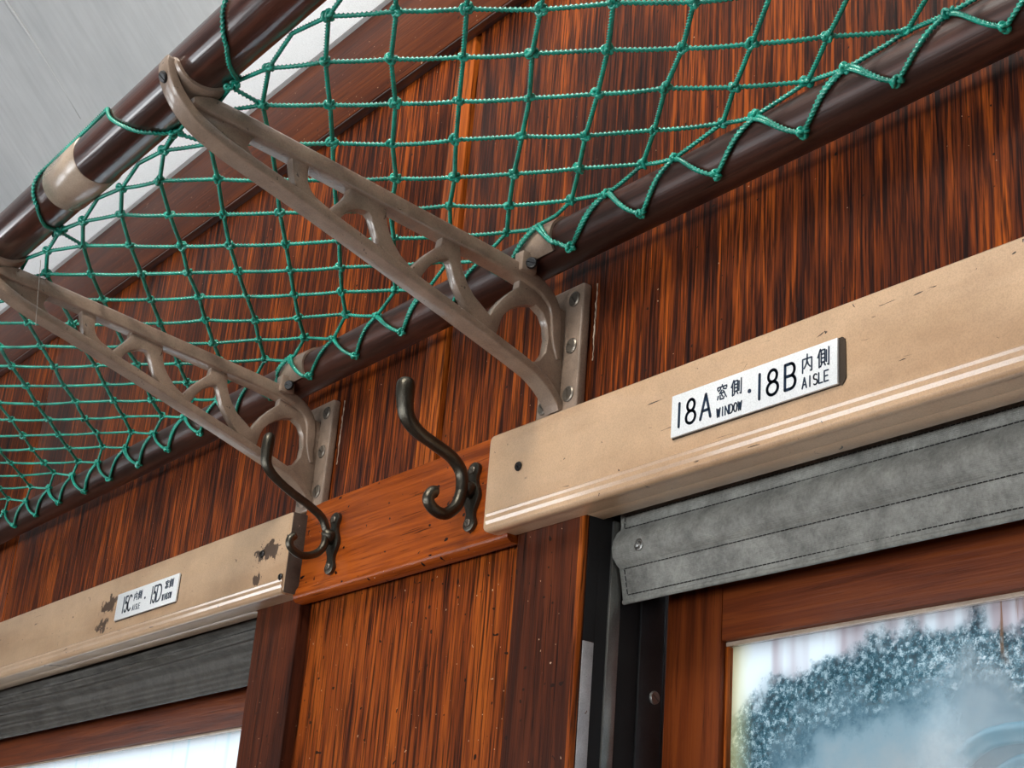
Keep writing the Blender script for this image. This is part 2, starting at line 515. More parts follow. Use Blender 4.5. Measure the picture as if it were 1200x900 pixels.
# ------------------------------------------------------------------ the setting
# window wall
XL0, XL1 = -1.75, -0.490          # far window opening
XR0, XR1 = 0.038, 1.45            # near window opening
wr = empty('wall_right'); tag(wr, kind='structure')
def panel_bm(x0, x1, z0, z1, y=0.0, th=0.02, bev=0.0012):
    return box_bm(x0, x1, y, y + th, z0, z1, bev)
bm_obj('veneer_panel', panel_bm(-2.6, -1.304, 1.655, 2.40), 'wall_wood', wr)
bm_obj('veneer_panel', panel_bm(-1.300, -0.2205, 1.655, 2.40), 'wall_wood', wr)
bm_obj('cover_batten', panel_bm(-0.220, -0.1875, 1.655, 2.40, -0.0015, 0.0215), 'batten_wood', wr)
bm_obj('veneer_panel', panel_bm(-0.1805, 1.6, 1.655, 2.40), 'wall_wood', wr)
box('joint_backing', -2.6, 1.6, 0.0215, 0.05, 1.67, 2.40, 'black_groove', wr)
# raised board above a dark strip of painted shade
box('frieze_board', -2.6, 1.6, -0.012, -0.0002, 2.2067, 2.334, 'upper_wood', wr, bev=0.0022)
# pier between the windows
box('post', -0.490, -0.400, -0.004, 0.090, 0.9, 1.6545, 'post_wood', wr, bev=0.002)
box('post', -0.0475, 0.038, -0.004, 0.090, 0.9, 1.6545, 'post_wood', wr, bev=0.003, seg=3)
bm_obj('pier_panel', panel_bm(-0.3995, -0.0480, 0.9, 1.654, 0.008, 0.02), 'panel_wood', wr)
plank_prof = [(-0.0002, 1.742), (-0.0085, 1.742), (-0.010, 1.740), (-0.010, 1.660), (-0.0125, 1.655), (-0.0135, 1.650),
              (-0.0125, 1.6455), (-0.009, 1.643), (-0.0002, 1.643)]
prism_x('cross_board', plank_prof, -0.3995, -0.0485, 'plank_wood', wr, ang=50)
# bead added on the near post, edge highlight put into its lighter wood
box('highlight_bead', 0.0335, 0.0386, -0.0048, 0.0016, 0.9, 1.6540, 'batten_wood', wr, bev=0.0016, seg=3)
box('worn_glint_strip', 0.0382, 0.0390, 0.0018, 0.0125, 0.9, 1.553, 'worn_glint', wr, bev=0.0003)  # worn edge, with reflected window light put into its pale colour
box('jamb_lining', 0.0381, 0.0387, 0.0127, 0.0244, 0.9, 1.6540, 'black_groove', wr)
box('jamb_lining', 0.0381, 0.0387, 0.0018, 0.0125, 1.5535, 1.6540, 'black_groove', wr)
# wall behind the blinds and under the sills
box('lintel', XL0, XL1, 0.055, 0.15, 1.66, 1.95, 'dark_metal', wr)
box('lintel', XR0, XR1, 0.055, 0.15, 1.66, 1.95, 'dark_metal', wr)
box('outer_skin', -2.6, 1.6, 0.095, 0.15, 1.95, 2.40, 'dark_metal', wr)
box('outer_skin', -0.489, 0.037, 0.092, 0.15, 0.9, 1.95, 'dark_metal', wr)
box('outer_skin', -2.6, XL0 - .001, 0.022, 0.15, 0.9, 1.654, 'post_wood', wr)
box('outer_skin', XR1 + .001, 1.6, 0.022, 0.15, 0.9, 1.654, 'post_wood', wr)
box('dado_panel', -2.6, 1.6, 0.008, 0.15, 0.0, 0.895, 'panel_wood', wr)
for (xa, xb) in ((-8.0, -2.61), (1.61, 5.0)):
    box('veneer_panel', xa, xb, 0.0, 0.15, 0.0, 2.40, 'wall_wood', wr)
    box('frieze_board', xa, xb, -0.012, -0.0002, 2.2067, 2.334, 'upper_wood', wr)

# ceiling: 45 degree cove at the wall, rounding over to a flat crown
prof = [(-0.013, 2.334), (-0.10, 2.421), (-0.22, 2.541), (-0.32, 2.632), (-0.44, 2.715), (-0.62, 2.79), (-0.90, 2.83), (-1.35, 2.84),
        (-1.80, 2.83), (-2.08, 2.79), (-2.26, 2.715), (-2.38, 2.632), (-2.48, 2.541), (-2.60, 2.421), (-2.687, 2.334)]
V = []; Fc = []
pr2 = prof + [(y + (0.0), z + 0.03) for y, z in prof[::-1]]
for x in (-8.0, 5.0):
    V += [(x, y, z) for y, z in pr2]
n = len(pr2)
for i in range(n):
    Fc.append((i, (i + 1) % n, n + (i + 1) % n, n + i))
ceil = obj('ceiling', V, Fc, 'ceiling_paint', None, smooth=True)
ceil.data.set_sharp_from_angle(angle=R(35))
tag(ceil, kind='structure')
# paint ridge over a sheet joint of the cove
pts = []
for i in range(26):
    t = i / 25
    y = -0.62 + t * (0.62 - 0.115)
    for (a, b) in zip(prof[:-1], prof[1:]):
        if b[0] <= y <= a[0]:
            z = a[1] + (b[1] - a[1]) * (y - a[0]) / (b[0] - a[0])
    pts.append((-1.047 + 0.0012 * math.sin(9 * t), y, z - 0.0005))
V, Fc = sweep(pts, circ(0.0042, 8, 0.0022), ref=(1, 0, 0), scales=[1.0 if i < 20 else max(0.15, (25 - i) / 6) for i in range(26)])
obj('joint_ridge', V, Fc, 'ceiling_paint', ceil, smooth=True)
# strip added at the foot of the cove, brighter light put into its colour
co = prism_x('lit_cove_strip', [(-0.0140, 2.3340), (-0.078, 2.3980), (-0.0825, 2.3985), (-0.0820, 2.3935), (-0.0180, 2.3295)], -8, 5, 'lit_cove_white')
tag(co, kind='structure')
tr3 = box('shade_strip', -2.6, 1.6, -0.0112, -0.0004, 2.2040, 2.2065, 'rail_wood', None, bev=0.0006)  # dark strip added for the shade under the frieze board
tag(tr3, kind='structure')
# white bead along the foot of the cove
tr1 = prism_x('trim_1', [(-0.0125, 2.3285), (-0.0165, 2.3295), (-0.019, 2.333), (-0.0175, 2.337), (-0.0145, 2.3385)], -8, 5, 'bead_white')
tag(tr1, kind='structure')
# floor, opposite wall with its windows, end walls
fl = box('floor', -8, 5, -2.7, 0.15, -0.05, 0.0, 'floor_boards'); tag(fl, kind='structure')
wl = empty('wall_left'); tag(wl, kind='structure')
WX = [(-5.79, -4.61), (-4.04, -2.86), (-2.29, -1.11), (-0.54, 0.64), (1.21, 2.39)]
box('dado_panel', -8, 5, -2.85, -2.70, 0.0, 0.88, 'panel_wood', wl)
box('upper_panel', -8, 5, -2.85, -2.70, 1.72, 2.40, 'wall_wood', wl)
xs = [-8] + [x for w in WX for x in w] + [5]
for i in range(0, len(xs), 2):
    box('pier_panel', xs[i], xs[i + 1], -2.85, -2.70, 0.881, 1.719, 'panel_wood', wl)
for nm, x in (('wall_front', -8.0), ('wall_rear', 5.0)):
    w = box(nm, x - 0.05 if x < 0 else x, x if x < 0 else x + 0.05, -2.85, 0.15, 0.0, 2.9, 'wall_wood'); tag(w, kind='structure')

# ------------------------------------------------------------------ windows of the near wall
def window(idx, x0, x1, pane, stile_left=True):
    w = empty('window_%d' % idx); tag(w, kind='structure')
    yf, yb = 0.083, 0.108
    zt = 1.5600
    sw = 0.061
    if stile_left:
        box('stile', x0 + 0.004, x0 + 0.004 + sw, yf, yb, 0.9, 1.66, 'stile_wood', w, bev=0.0015)
        gx0 = x0 + 0.004 + sw
    else:
        box('stile', x1 - 0.004 - sw, x1 - 0.004, yf, yb, 0.9, 1.66, 'stile_wood', w, bev=0.0015)
        gx0 = x0 + 0.004
    gx1 = x1 - 0.004 if stile_left else x1 - 0.004 - sw
    box('top_rail', gx0 + 0.0002, gx1 - 0.0002, yf, yb, zt, 1.66, 'sash_wood', w, bev=0.0015)
    box('bottom_rail', gx0 + 0.0002, gx1 - 0.0002, yf, yb, 0.9, 0.98, 'sash_wood', w, bev=0.0015)
    box('glazing_bead', gx0 + 0.0002, gx1 - 0.0002, 0.088, 0.0935, zt - 0.0035, zt - 0.0002, 'sleeve_paint', w, bev=0.0006)
    if stile_left:
        box('glazing_bead', gx0 + 0.0002, gx0 + 0.003, 0.088, 0.0935, 0.98, zt - 0.0036, 'batten_wood', w, bev=0.0006)
    box('pane', gx0 + 0.0002, gx1 - 0.0002, 0.094, 0.098, 0.98, zt - 0.0002, pane, w)
    # metal tracks on the jamb
    jx = x0 if stile_left else x1
    s = 1 if stile_left else -1
    def jb(name, ya, yb2, th, mat, z1=1.652):
        a, b = sorted((jx + s * 0.0003, jx + s * th))
        return box(name, a, b, ya, yb2, 0.9, z1, mat, w, bev=0.0006)
    jb('track', 0.0245, 0.0355, 0.0030, 'track_metal')
    jb('track_channel', 0.0358, 0.0572, 0.0012, 'black_groove')
    tr = jb('track', 0.0575, 0.0826, 0.0030, 'dark_metal')
    if stile_left:
        screw_head('screw', (jx + 0.0034, 0.0735, 1.5215), 0.0052, 'track_metal', w, 0.6, axis=(1, 0, 0))
    return w
window(1, XR0, XR1, 'pane_frosted', True)
window(2, XL0, XL1, 'pane_white', False)

# railcar on the next track, seen dimly through the wet pane
oc = empty('neighbouring_railcar', (-0.4, 0.95, 0.0)); oc['_rooted'] = 1
tag(oc, 'pale railcar with teal window surrounds standing outside beyond the wet pane', 'railcar')
box('body_side', -3.4, 2.2, 0.95, 1.01, 0.2, 1.83, 'outer_body', oc)
for k in range(4):
    cx = -2.36 + 1.25 * k
    prof = rrect(0.50, 0.33, 0.10, 6)
    for nm, sc, y0, rr, mt in (('window_surround', 1.0, 0.935, 0.014, 'outer_teal'), ('window_surround', 0.90, 0.935, 0.010, 'outer_teal')):
        pts = [Vector((cx + a * sc, y0, 1.322 + b * sc)) for a, b in prof]
        V, Fc = sweep(pts, circ(rr, 8), closed=True, ref=(0, 1, 0))
        obj(nm, V, Fc, mt, oc, smooth=True)
    b = bmesh.new()
    fa = b.faces.new([b.verts.new((cx + a * 0.88, 0.940, 1.322 + c2 * 0.88)) for a, c2 in prof])
    ex = bmesh.ops.extrude_face_region(b, geom=[fa])
    for v in ex['geom']:
        if isinstance(v, bmesh.types.BMVert): v.co.y += 0.006
    bm_obj('window_glass', b, 'outer_glass', oc)

# ceiling lamp that lights the middle of the carriage
lam = empty('ceiling_lamp', (0.15, -0.90, 2.83)); lam['_rooted'] = 1
tag(lam, 'round white ceiling lamp at the crown of the carriage ceiling', 'lamp')
def lathe(name, prof, c, mat, parent, n=32):
    V = []; Fc = []
    for r_, z in prof:
        V += [(c[0] + r_ * math.cos(2 * math.pi * i / n), c[1] + r_ * math.sin(2 * math.pi * i / n), c[2] + z) for i in range(n)]
    for a in range(len(prof) - 1):
        for i in range(n):
            Fc.append((a * n + i, a * n + (i + 1) % n, (a + 1) * n + (i + 1) % n, (a + 1) * n + i))
    return obj(name, V, Fc, mat, parent, smooth=True)
lathe('lamp_base', [(0.0, -0.003), (0.19, -0.003), (0.19, -0.03), (0.15, -0.05), (0.0, -0.05)], (0.15, -0.90, 2.83), 'bead_white', lam)
lathe('lamp_rim', [(0.15, -0.052), (0.17, -0.10), (0.175, -0.16), (0.170, -0.16), (0.162, -0.10), (0.14, -0.054)], (0.15, -0.90, 2.83), 'lamp_shade_white', lam)

# ------------------------------------------------------------------ luggage rack rails
FR = Vector((0, -0.358, 1.914)); FRR = 0.0220
RR = Vector((0, -0.036, 1.8755)); RRR = 0.0195
def rail(name, c, r, x0, x1, mt='rail_wood'):
    V, Fc = sweep([Vector((x, c.y, c.z)) for x in [x0 + (x1 - x0) * i / 40 for i in range(41)]], circ(r, 40), ref=(0, 0, 1))
    o = obj(name, V, Fc, mt, None, smooth=True)
    o.data.set_sharp_from_angle(angle=R(60))
    return o
fr_o = rail('rack_rail', FR, FRR, -2.5, 1.5)
tag(fr_o, 'dark varnished round rail with a beige sleeve, at the front edge of the net rack', 'rail')
rr_o = rail('rack_rail', RR, RRR, -2.5, 1.5, 'dull_rail_wood')
tag(rr_o, 'dark varnished round rail running close along the wooden wall behind the net', 'rail')
V, Fc = sweep([Vector((x, FR.y, FR.z)) for x in (-0.2525, -0.2522, -0.2518, -0.1872, -0.1868, -0.1865)], circ(FRR + 0.0009, 48), ref=(0, 0, 1),
              scales=[0.962, 0.985, 1, 1, 0.985, 0.962])
sl = obj('sleeve', V, Fc, 'sleeve_paint', fr_o, smooth=True); sl['label'] = 'beige painted joint sleeve'
sl.data.set_sharp_from_angle(angle=R(50))

# ------------------------------------------------------------------ cast brackets
def make_bracket():
    g = empty('rack_bracket', (0, 0, 1.738)); g['_rooted'] = 1
    mt = 'bracket_paint'
    # wall plate with raised middle
    b = box_bm(-0.027, 0.0262, -0.0097, -0.0003, 1.738, 1.853, 0.0022, 3)
    bm_obj('wall_plate', b, mt, g)
    # upper arm
    def arm(nm, pts, hw, hh, c=0.002, scales=None):
        V, Fc = sweep([Vector((0, y, z)) for y, z in pts], rrect(hh, hw, c, 3), ref=(0, 0, 1), scales=scales)
        o = obj(nm, V, Fc, mt, g, smooth=True)
        o.data.set_sharp_from_angle(angle=R(32))
        return o
    up_pts = [(-0.362, 1.8800), (-0.352, 1.8812), (-0.330, 1.8806), (-0.25, 1.8722), (-0.17, 1.8634), (-0.10, 1.8560), (-0.066, 1.8515), (-0.050, 1.8485),
              (-0.037, 1.8440), (-0.0275, 1.8370), (-0.0220, 1.8280), (-0.0198, 1.8150), (-0.0185, 1.8000), (-0.0150, 1.7870)]
    n_up = 5 * (len(up_pts) - 1)
    def up_scale(i):
        t = i / n_up
        s_ = 1 - 0.34 * max(0, t - 0.5) / 0.5
        if t < 0.10: s_ *= 0.35 + 0.65 * t / 0.10
        if t > 0.88: s_ *= 1 - 0.55 * (t - 0.88) / 0.12
        return (s_, 1 - 0.2 * max(0, t - 0.5) / 0.5)
    arm('upper_arm', [(p.y, p.z) for p in catmull([(0, y, z + (0.0005 if y < -0.06 else 0)) for y, z in up_pts], 5)], 0.0083, 0.0067, 0.0020, scales=[up_scale(i) for i in range(n_up + 1)])
    # lower arm, swinging up at its outer end as a tongue in front of the rail
    lo_pts = [(-0.0105, 1.7440), (-0.0150, 1.7515), (-0.0225, 1.7595), (-0.0330, 1.7672), (-0.047, 1.7735), (-0.10, 1.7905), (-0.17, 1.8118), (-0.25, 1.8355), (-0.30, 1.8490),
              (-0.325, 1.8558), (-0.345, 1.8630), (-0.358, 1.8695), (-0.368, 1.8775), (-0.376, 1.8865), (-0.3812, 1.8955), (-0.3835, 1.9040), (-0.3828, 1.9095)]
    n_lo = 5 * (len(lo_pts) - 1)
    def lo_scale(i):
        t = i / n_lo
        q = max(0, (t - 0.62) / 0.38)
        e_ = 1.0 if t < 0.955 else math.sqrt(max(0.03, 1 - ((t - 0.955) / 0.047) ** 2))
        return (1 - 0.10 * q, (1 - 0.18 * q) * e_)
    arm('lower_arm', [(p.y, p.z) for p in catmull([(0, y, z - 0.0006) for y, z in lo_pts], 5)], 0.0092, 0.0038, 0.0013, scales=[lo_scale(i) for i in range(n_lo + 1)])
    # openwork web of curved struts between the arms: one casting, pierced by seven openings
    zb = lambda y: 1.8484 - 0.1107 * (y + 0.1) + 0.003
    zl = lambda y: 1.7934 - 0.3013 * (y + 0.1) - 0.0015
    outer = [(-0.352, 1.8805), (-0.25, 1.8710), (-0.1, 1.8545), (-0.06, 1.8490), (-0.04, 1.8435), (-0.0285, 1.8350), (-0.0095, 1.8330), (-0.0095, 1.7520), (-0.0200, 1.7580),
             (-0.034, 1.7655), (-0.06, 1.7752), (-0.1, 1.7880), (-0.17, 1.8093), (-0.25, 1.8330), (-0.30, 1.8465), (-0.325, 1.8540), (-0.345, 1.8620), (-0.360, 1.8725), (-0.368, 1.8800)]
    holes = [
        [(-.3138, 1.8635), (-.3120, 1.8690), (-.3080, zb(-.308)), (-.2776, zb(-.2776)), (-.2766, 1.8652), (-.2735, 1.8540), (-.2700, 1.8470), (-.2640, zl(-.264)), (-.3020, zl(-.302)), (-.3100, 1.8590)],
        [(-.2620, zb(-.262)), (-.2622, 1.8615), (-.2612, 1.8546), (-.2580, 1.8492), (-.2530, 1.8450), (-.2400, 1.8400), (-.2352, 1.8464), (-.2300, 1.8528), (-.2262, 1.8590), (-.2255, zb(-.2255))],
        [(-.2310, zl(-.231)), (-.2295, 1.8370), (-.2269, 1.8411), (-.2230, 1.8450), (-.2180, 1.8482), (-.2120, 1.8500), (-.2070, 1.8500), (-.2041, 1.8475), (-.1996, 1.8381), (-.1945, 1.8289), (-.1890, 1.8230), (-.1820, zl(-.182))],
        [(-.1915, zb(-.1915)), (-.1908, 1.8536), (-.1888, 1.8458), (-.1860, 1.8395), (-.1819, 1.8336), (-.1743, 1.8253), (-.1634, 1.8185), (-.1580, 1.8260), (-.1526, 1.8332), (-.1460, 1.8400), (-.1391, 1.8468), (-.1380, zb(-.138))],
        [(-.1545, zl(-.1545)), (-.1530, 1.8145), (-.1486, 1.8228), (-.1440, 1.8285), (-.1389, 1.8331), (-.1340, 1.8362), (-.1300, 1.8373), (-.1278, 1.8350), (-.1250, 1.8275), (-.1211, 1.8193), (-.1150, 1.8110), (-.1083, 1.8037), (-.1020, 1.7980), (-.0960, zl(-.096))],
        [(-.1205, zb(-.1205)), (-.1195, 1.8479), (-.1180, 1.8395), (-.1147, 1.8315), (-.1095, 1.8230), (-.1029, 1.8156), (-.0858, 1.8040), (-.0815, 1.8125), (-.0761, 1.8207), (-.0690, 1.8290), (-.0602, 1.8375), (-.0590, zb(-.059))],
        [(-.0785, zl(-.0785)), (-.0760, 1.7966), (-.0745, 1.8025), (-.0720, 1.8085), (-.0665, 1.8150), (-.0597, 1.8202), (-.0510, 1.8250), (-.0416, 1.8278), (-.0330, 1.8230), (-.0280, 1.8140), (-.0262, 1.8020), (-.0275, 1.7900), (-.0330, 1.7810), (-.0420, zl(-.042) + .002)]]
    b = bmesh.new()
    for loop in [outer] + holes:
        vs = [b.verts.new((-0.0048, y, z)) for y, z in loop]
        for i in range(len(vs)):
            b.edges.new((vs[i], vs[(i + 1) % len(vs)]))
    bmesh.ops.triangle_fill(b, use_beauty=True, use_dissolve=False, edges=list(b.edges))
    ex = bmesh.ops.extrude_face_region(b, geom=list(b.faces))
    for v in ex['geom']:
        if isinstance(v, bmesh.types.BMVert): v.co.x = 0.0048
    bmesh.ops.recalc_face_normals(b, faces=b.faces)
    rim = [e for e in b.edges if len(e.link_faces) == 2 and e.calc_face_angle(0) > 1.2]
    bmesh.ops.bevel(b, geom=rim, offset=0.0014, segments=2, profile=0.5, affect='EDGES')
    bm_obj('openwork_web', b, mt, g, 35)
    # saddle that wraps the front rail
    V = []; Fc = []
    ang = [(-36 - i * 4.1) for i in range(34)]          # -36 .. -171
    k = 9
    for i, a in enumerate(ang):
        t = i / (len(ang) - 1)
        hw = 0.0150 - 0.0035 * min(1, t / 0.55) if t < 0.55 else 0.0115 - 0.0025 * (t - 0.55) / 0.45
        if t > 0.86:
            q = (t - 0.86) / 0.14
            hw *= math.sqrt(max(0.02, 1 - q * q))
        th = 0.0052 if t < 0.9 else 0.0040
        if t < 0.15:
            th *= 0.45 + 0.55 * t / 0.15
        for j in range(k):                            # outer skin
            s = -1 + 2 * j / (k - 1)
            rr = FRR + 0.0006 + th * (1 - 0.55 * abs(s) ** 3)
            V.append((s * hw, FR.y + rr * math.cos(R(a)), FR.z + rr * math.sin(R(a))))
        for j in range(k):
            s = 1 - 2 * j / (k - 1)
            rr = FRR + 0.0003
            V.append((s * hw, FR.y + rr * math.cos(R(a)), FR.z + rr * math.sin(R(a))))
    K = 2 * k
    for i in range(len(ang) - 1):
        for j in range(K):
            Fc.append((i * K + j, i * K + (j + 1) % K, (i + 1) * K + (j + 1) % K, (i + 1) * K + j))
    Fc.append(tuple(range(K))[::-1]); Fc.append(tuple((len(ang) - 1) * K + j for j in range(K)))
    so = obj('saddle', V, Fc, mt, g, smooth=True); so.data.set_sharp_from_angle(angle=R(45))
    a = R(-143)
    d = Vector((0, math.cos(a), math.sin(a)))
    screw_head('screw', Vector((0.0005, -0.3812, 1.8955)) + d * 0.0040, 0.0046, 'dark_screw', so, 1.2, axis=d, depth=0.0022)
    # strap and lug that hold the wall-side rail
    V = []; Fc = []
    ang = list(range(40, 226, 6))
    for a in ang:
        for (x, rr) in ((-0.006, RRR + 0.0003), (-0.006, RRR + 0.0026), (0.016, RRR + 0.0034), (0.0385, RRR + 0.0026), (0.0385, RRR + 0.0003)):
            V.append((x, RR.y + rr * math.cos(R(a)), RR.z + rr * math.sin(R(a))))
    for i in range(len(ang) - 1):
        for j in range(5):
            Fc.append((i * 5 + j, i * 5 + (j + 1) % 5, (i + 1) * 5 + (j + 1) % 5, (i + 1) * 5 + j))
    Fc.append((0, 1, 2, 3, 4)); Fc.append(tuple((len(ang) - 1) * 5 + j for j in range(5)))
    st = obj('rail_strap', V, Fc, mt, g, smooth=True); st.data.set_sharp_from_angle(angle=R(35))
    box('lug', 0.0005, 0.0125, -0.0640, -0.0480, 1.8500, 1.8680, mt, g, bev=0.002)
    screw_head('bolt', (0.0145, -0.0560, 1.8570), 0.0050, 'dark_screw', g, 0.4, axis=(0.6, -0.75, -0.2), depth=0.003)
    # wood screws through the plate flanges
    for k_, z in enumerate((1.8400, 1.7980, 1.7555)):
        screw_head('screw', (0.0155, -0.0098, z), 0.0068, 'screw_metal', g, (0.9, 0.5, 1.4)[k_], depth=0.0016)
        screw_head('screw', (-0.0175, -0.0098, z - 0.004), 0.0062, 'screw_metal', g, (0.2, 1.0, 0.7)[k_], depth=0.0016)
    # dried run of paint along the window-side edge of the plate
    rb = random.Random(5)
    tube('paint_run', [(0.0325 + rb.uniform(-.0006, .0006), -0.0004, 1.852 - 0.0030 * i) for i in range(24)], 0.0007, 'sleeve_paint', g, 6,
         scales=[rb.uniform(0.35, 1.3) for i in range(24)])
    return g

def copy_tree(o, parent=None):
    c = o.copy(); COL.objects.link(c)
    if parent is not None:
        c.parent = parent
        c.matrix_parent_inverse = o.matrix_parent_inverse.copy()
    for ch in list(o.children):
        copy_tree(ch, c)
    return c

br = make_bracket()
br2 = copy_tree(br)
br2.location.x = -0.400
tag(br, 'beige cast bracket with curved struts whose plate meets the pelmet of the frosted window', 'bracket', 'cast luggage rack brackets')
tag(br2, 'beige cast bracket with curved struts above the chipped pelmet end', 'bracket', 'cast luggage rack brackets')

# ------------------------------------------------------------------ pelmets above the windows
def pelmet(x0, x1, mat, label, endmat=None, round_left=True):
    g = empty('blind_pelmet', ((x0 + x1) / 2, -0.016, 1.650)); g['_rooted'] = 1
    tag(g, label, 'pelmet', 'painted pelmets over the windows')
    def slab(nm, z0, z1, y0, y1, rc, bv, m_):
        b = bmesh.new()
        pts = []
        for (cx, cz, st) in ((x1 - rc, z1 - rc, 0), (x0 + rc, z1 - rc, 90), (x0 + rc, z0 + rc, 180), (x1 - rc, z0 + rc, 270)):
            for i in range(5):
                t = R(st + 90 * i / 4)
                pts.append((cx + rc * math.cos(t), cz + rc * math.sin(t)))
        f = b.faces.new([b.verts.new((x, y0, z)) for x, z in pts])
        ex = bmesh.ops.extrude_face_region(b, geom=[f])
        for v in ex['geom']:
            if isinstance(v, bmesh.types.BMVert): v.co.y = y1
        bmesh.ops.recalc_face_normals(b, faces=b.faces)
        ed = [e for e in b.edges if all(abs(v.co.y - y0) < 1e-6 for v in e.verts)]
        bmesh.ops.bevel(b, geom=ed, offset=bv, segments=4, profile=0.5, affect='EDGES')
        return bm_obj(nm, b, m_, g, 35)
    slab('front_board', 1.6495, 1.7335, -0.0270, -0.0046, 0.0055, 0.0030, mat)
    # raised lower moulding that catches the light
    mp_ = [(-0.0262, 1.6650), (-0.0278, 1.6645), (-0.0286, 1.6634), (-0.0279, 1.6614), (-0.0281, 1.6600), (-0.0284, 1.6578), (-0.0274, 1.6551)]
    mp_ += [(-0.0238 + 0.0040 * math.cos(R(t)), 1.6532 + 0.0043 * math.sin(R(t))) for t in range(200, 271, 10)]
    mp_ += [(-0.0215, 1.6489), (-0.0215, 1.6640)]
    prism_x('lower_moulding', mp_, x0 + 0.006, x1 - 0.0015, mat, g, ang=16)
    box('underside', max(x0, XR0 + 0.004) if x1 > 0 else x0, x1 if x1 > 0 else min(x1, XL1 - 0.004), -0.0045, 0.0125, 1.6495, 1.6540, mat, g, bev=0.0008)
    if endmat:
        box('end_face', x1 + 0.0001, x1 + 0.0012, -0.0258, -0.0010, 1.6505, 1.7325, endmat, g, bev=0.0003)
    return g
p1 = pelmet(-0.0655, 1.50, 'pelmet_paint', 'beige painted pelmet board with scratches over the frosted window')
p2 = pelmet(-1.80, -0.3972, 'pelmet_worn_paint', 'beige painted pelmet with brown chipped patches over the white window', 'bare_end')
screw_head('screw', (-0.0205, -0.0274, 1.6968), 0.0040, 'dark_screw', p1, 0.8, depth=0.0018)
screw_head('screw', (-0.4495, -0.0274, 1.6975), 0.0040, 'dark_screw', p2, 0.3, depth=0.0018)
screw_head('screw', (-0.4020, -0.0282, 1.6660), 0.0034, 'dark_screw', p2, 1.3, depth=0.0016)

# ------------------------------------------------------------------ seat signs (stroke lettering)
def arc(cx, cy, rx, ry, a0, a1, n=14):
    return [(cx + rx * math.cos(R(a0 + (a1 - a0) * i / n)), cy + ry * math.sin(R(a0 + (a1 - a0) * i / n))) for i in range(n + 1)]
GLY = {
    '1': [[(.5, 0), (.5, 1)]],
    '8': [arc(.5, .76, .37, .24, 0, 360, 20), arc(.5, .26, .47, .26, 0, 360, 20)],
    '5': [[(.88, 1), (.2, 1), (.12, .55)] + arc(.45, .32, .47, .32, 130, -150, 16)],
    'A': [[(0, 0), (.5, 1), (1, 0)], [(.18, .33), (.82, .33)]],
    'B': [[(0, 0), (0, 1), (.55, 1)] + arc(.55, .76, .36, .24, 90, -90, 10) + [(0, .52)], [(.55, .52)] + arc(.55, .26, .45, .26, 90, -90, 10) + [(0, 0)]],
    'C': [arc(.5, .5, .48, .5, 48, 312, 20)],
    'D': [[(0, 0), (0, 1), (.4, 1)] + arc(.4, .5, .6, .5, 90, -90, 14) + [(0, 0)]],
    'W': [[(0, 1), (.25, 0), (.5, .9), (.75, 0), (1, 1)]],
    'I': [[(.5, 0), (.5, 1)]],
    'N': [[(0, 0), (0, 1), (1, 0), (1, 1)]],
    'O': [arc(.5, .5, .48, .5, 0, 360, 20)],
    'S': [arc(.5, .75, .42, .25, 40, 270, 12) + arc(.5, .25, .45, .25, 90, -140, 12)],
    'L': [[(0, 1), (0, 0), (.9, 0)]],
    'E': [[(.9, 1), (0, 1), (0, 0), (.9, 0)], [(0, .5), (.75, .5)]],
    'mado': [[(.5, 1), (.5, .88)], [(.06, .72), (.06, .87), (.94, .87), (.94, .74)], [(.36, .82), (.30, .70), (.14, .62)], [(.62, .82), (.62, .70), (.88, .66)],
             [(.48, .64), (.26, .44), (.70, .47)], [(.62, .58), (.76, .40)], [(.14, .30), (.06, .08)], [(.32, .32), (.32, .06), (.66, .05), (.70, .18)],
             [(.46, .36), (.54, .22)], [(.78, .32), (.94, .10)]],
    'gawa': [[(.24, 1), (.02, .58)], [(.14, .76), (.14, 0)], [(.31, .93), (.31, .25), (.62, .25), (.62, .93), (.31, .93)], [(.31, .70), (.62, .70)],
             [(.31, .48), (.62, .48)], [(.38, .22), (.26, .02)], [(.55, .22), (.66, .04)], [(.76, .86), (.76, .22)], [(.96, 1), (.96, .01), (.86, .05)]],
    'uchi': [[(.08, 0), (.08, .76), (.92, .76), (.92, .03), (.80, .03)], [(.5, 1), (.5, .72), (.42, .46), (.22, .24)], [(.5, .62), (.60, .42), (.78, .26)]],
}
def lettering(parent, items, y):
    V = []; Fc = []
    th = 0.0004
    def prismate(poly):
        b0 = len(V); n_ = len(poly)
        V.extend([(x, y, z) for x, z in poly]); V.extend([(x, y - th, z) for x, z in poly])
        Fc.append(tuple(b0 + n_ + i for i in range(n_)))
        for i in range(n_):
            j = (i + 1) % n_
            Fc.append((b0 + i, b0 + j, b0 + n_ + j, b0 + n_ + i))
    for ch, x0, x1, z0, z1, sw in items:
        if ch == 'dot':
            r_ = (x1 - x0) / 2
            prismate([((x0 + x1) / 2 + r_ * math.cos(2 * math.pi * i / 14), (z0 + z1) / 2 + r_ * math.sin(2 * math.pi * i / 14)) for i in range(14)])
            continue
        for st in GLY[ch]:
            P = [(x0 + a * (x1 - x0), z0 + b * (z1 - z0)) for a, b in st]
            for (xa, za), (xb, zb) in zip(P[:-1], P[1:]):
                dx, dz = xb - xa, zb - za
                l = math.hypot(dx, dz) or 1e-9
                nx, nz = -dz / l * sw / 2, dx / l * sw / 2
                prismate([(xa + nx, za + nz), (xa - nx, za - nz), (xb - nx, zb - nz), (xb + nx, zb + nz)])
            for (xa, za) in P:
                prismate([(xa + sw / 2 * math.cos(2 * math.pi * i / 8), za + sw / 2 * math.sin(2 * math.pi * i / 8)) for i in range(8)])
    return obj('lettering', V, Fc, 'lettering', parent)

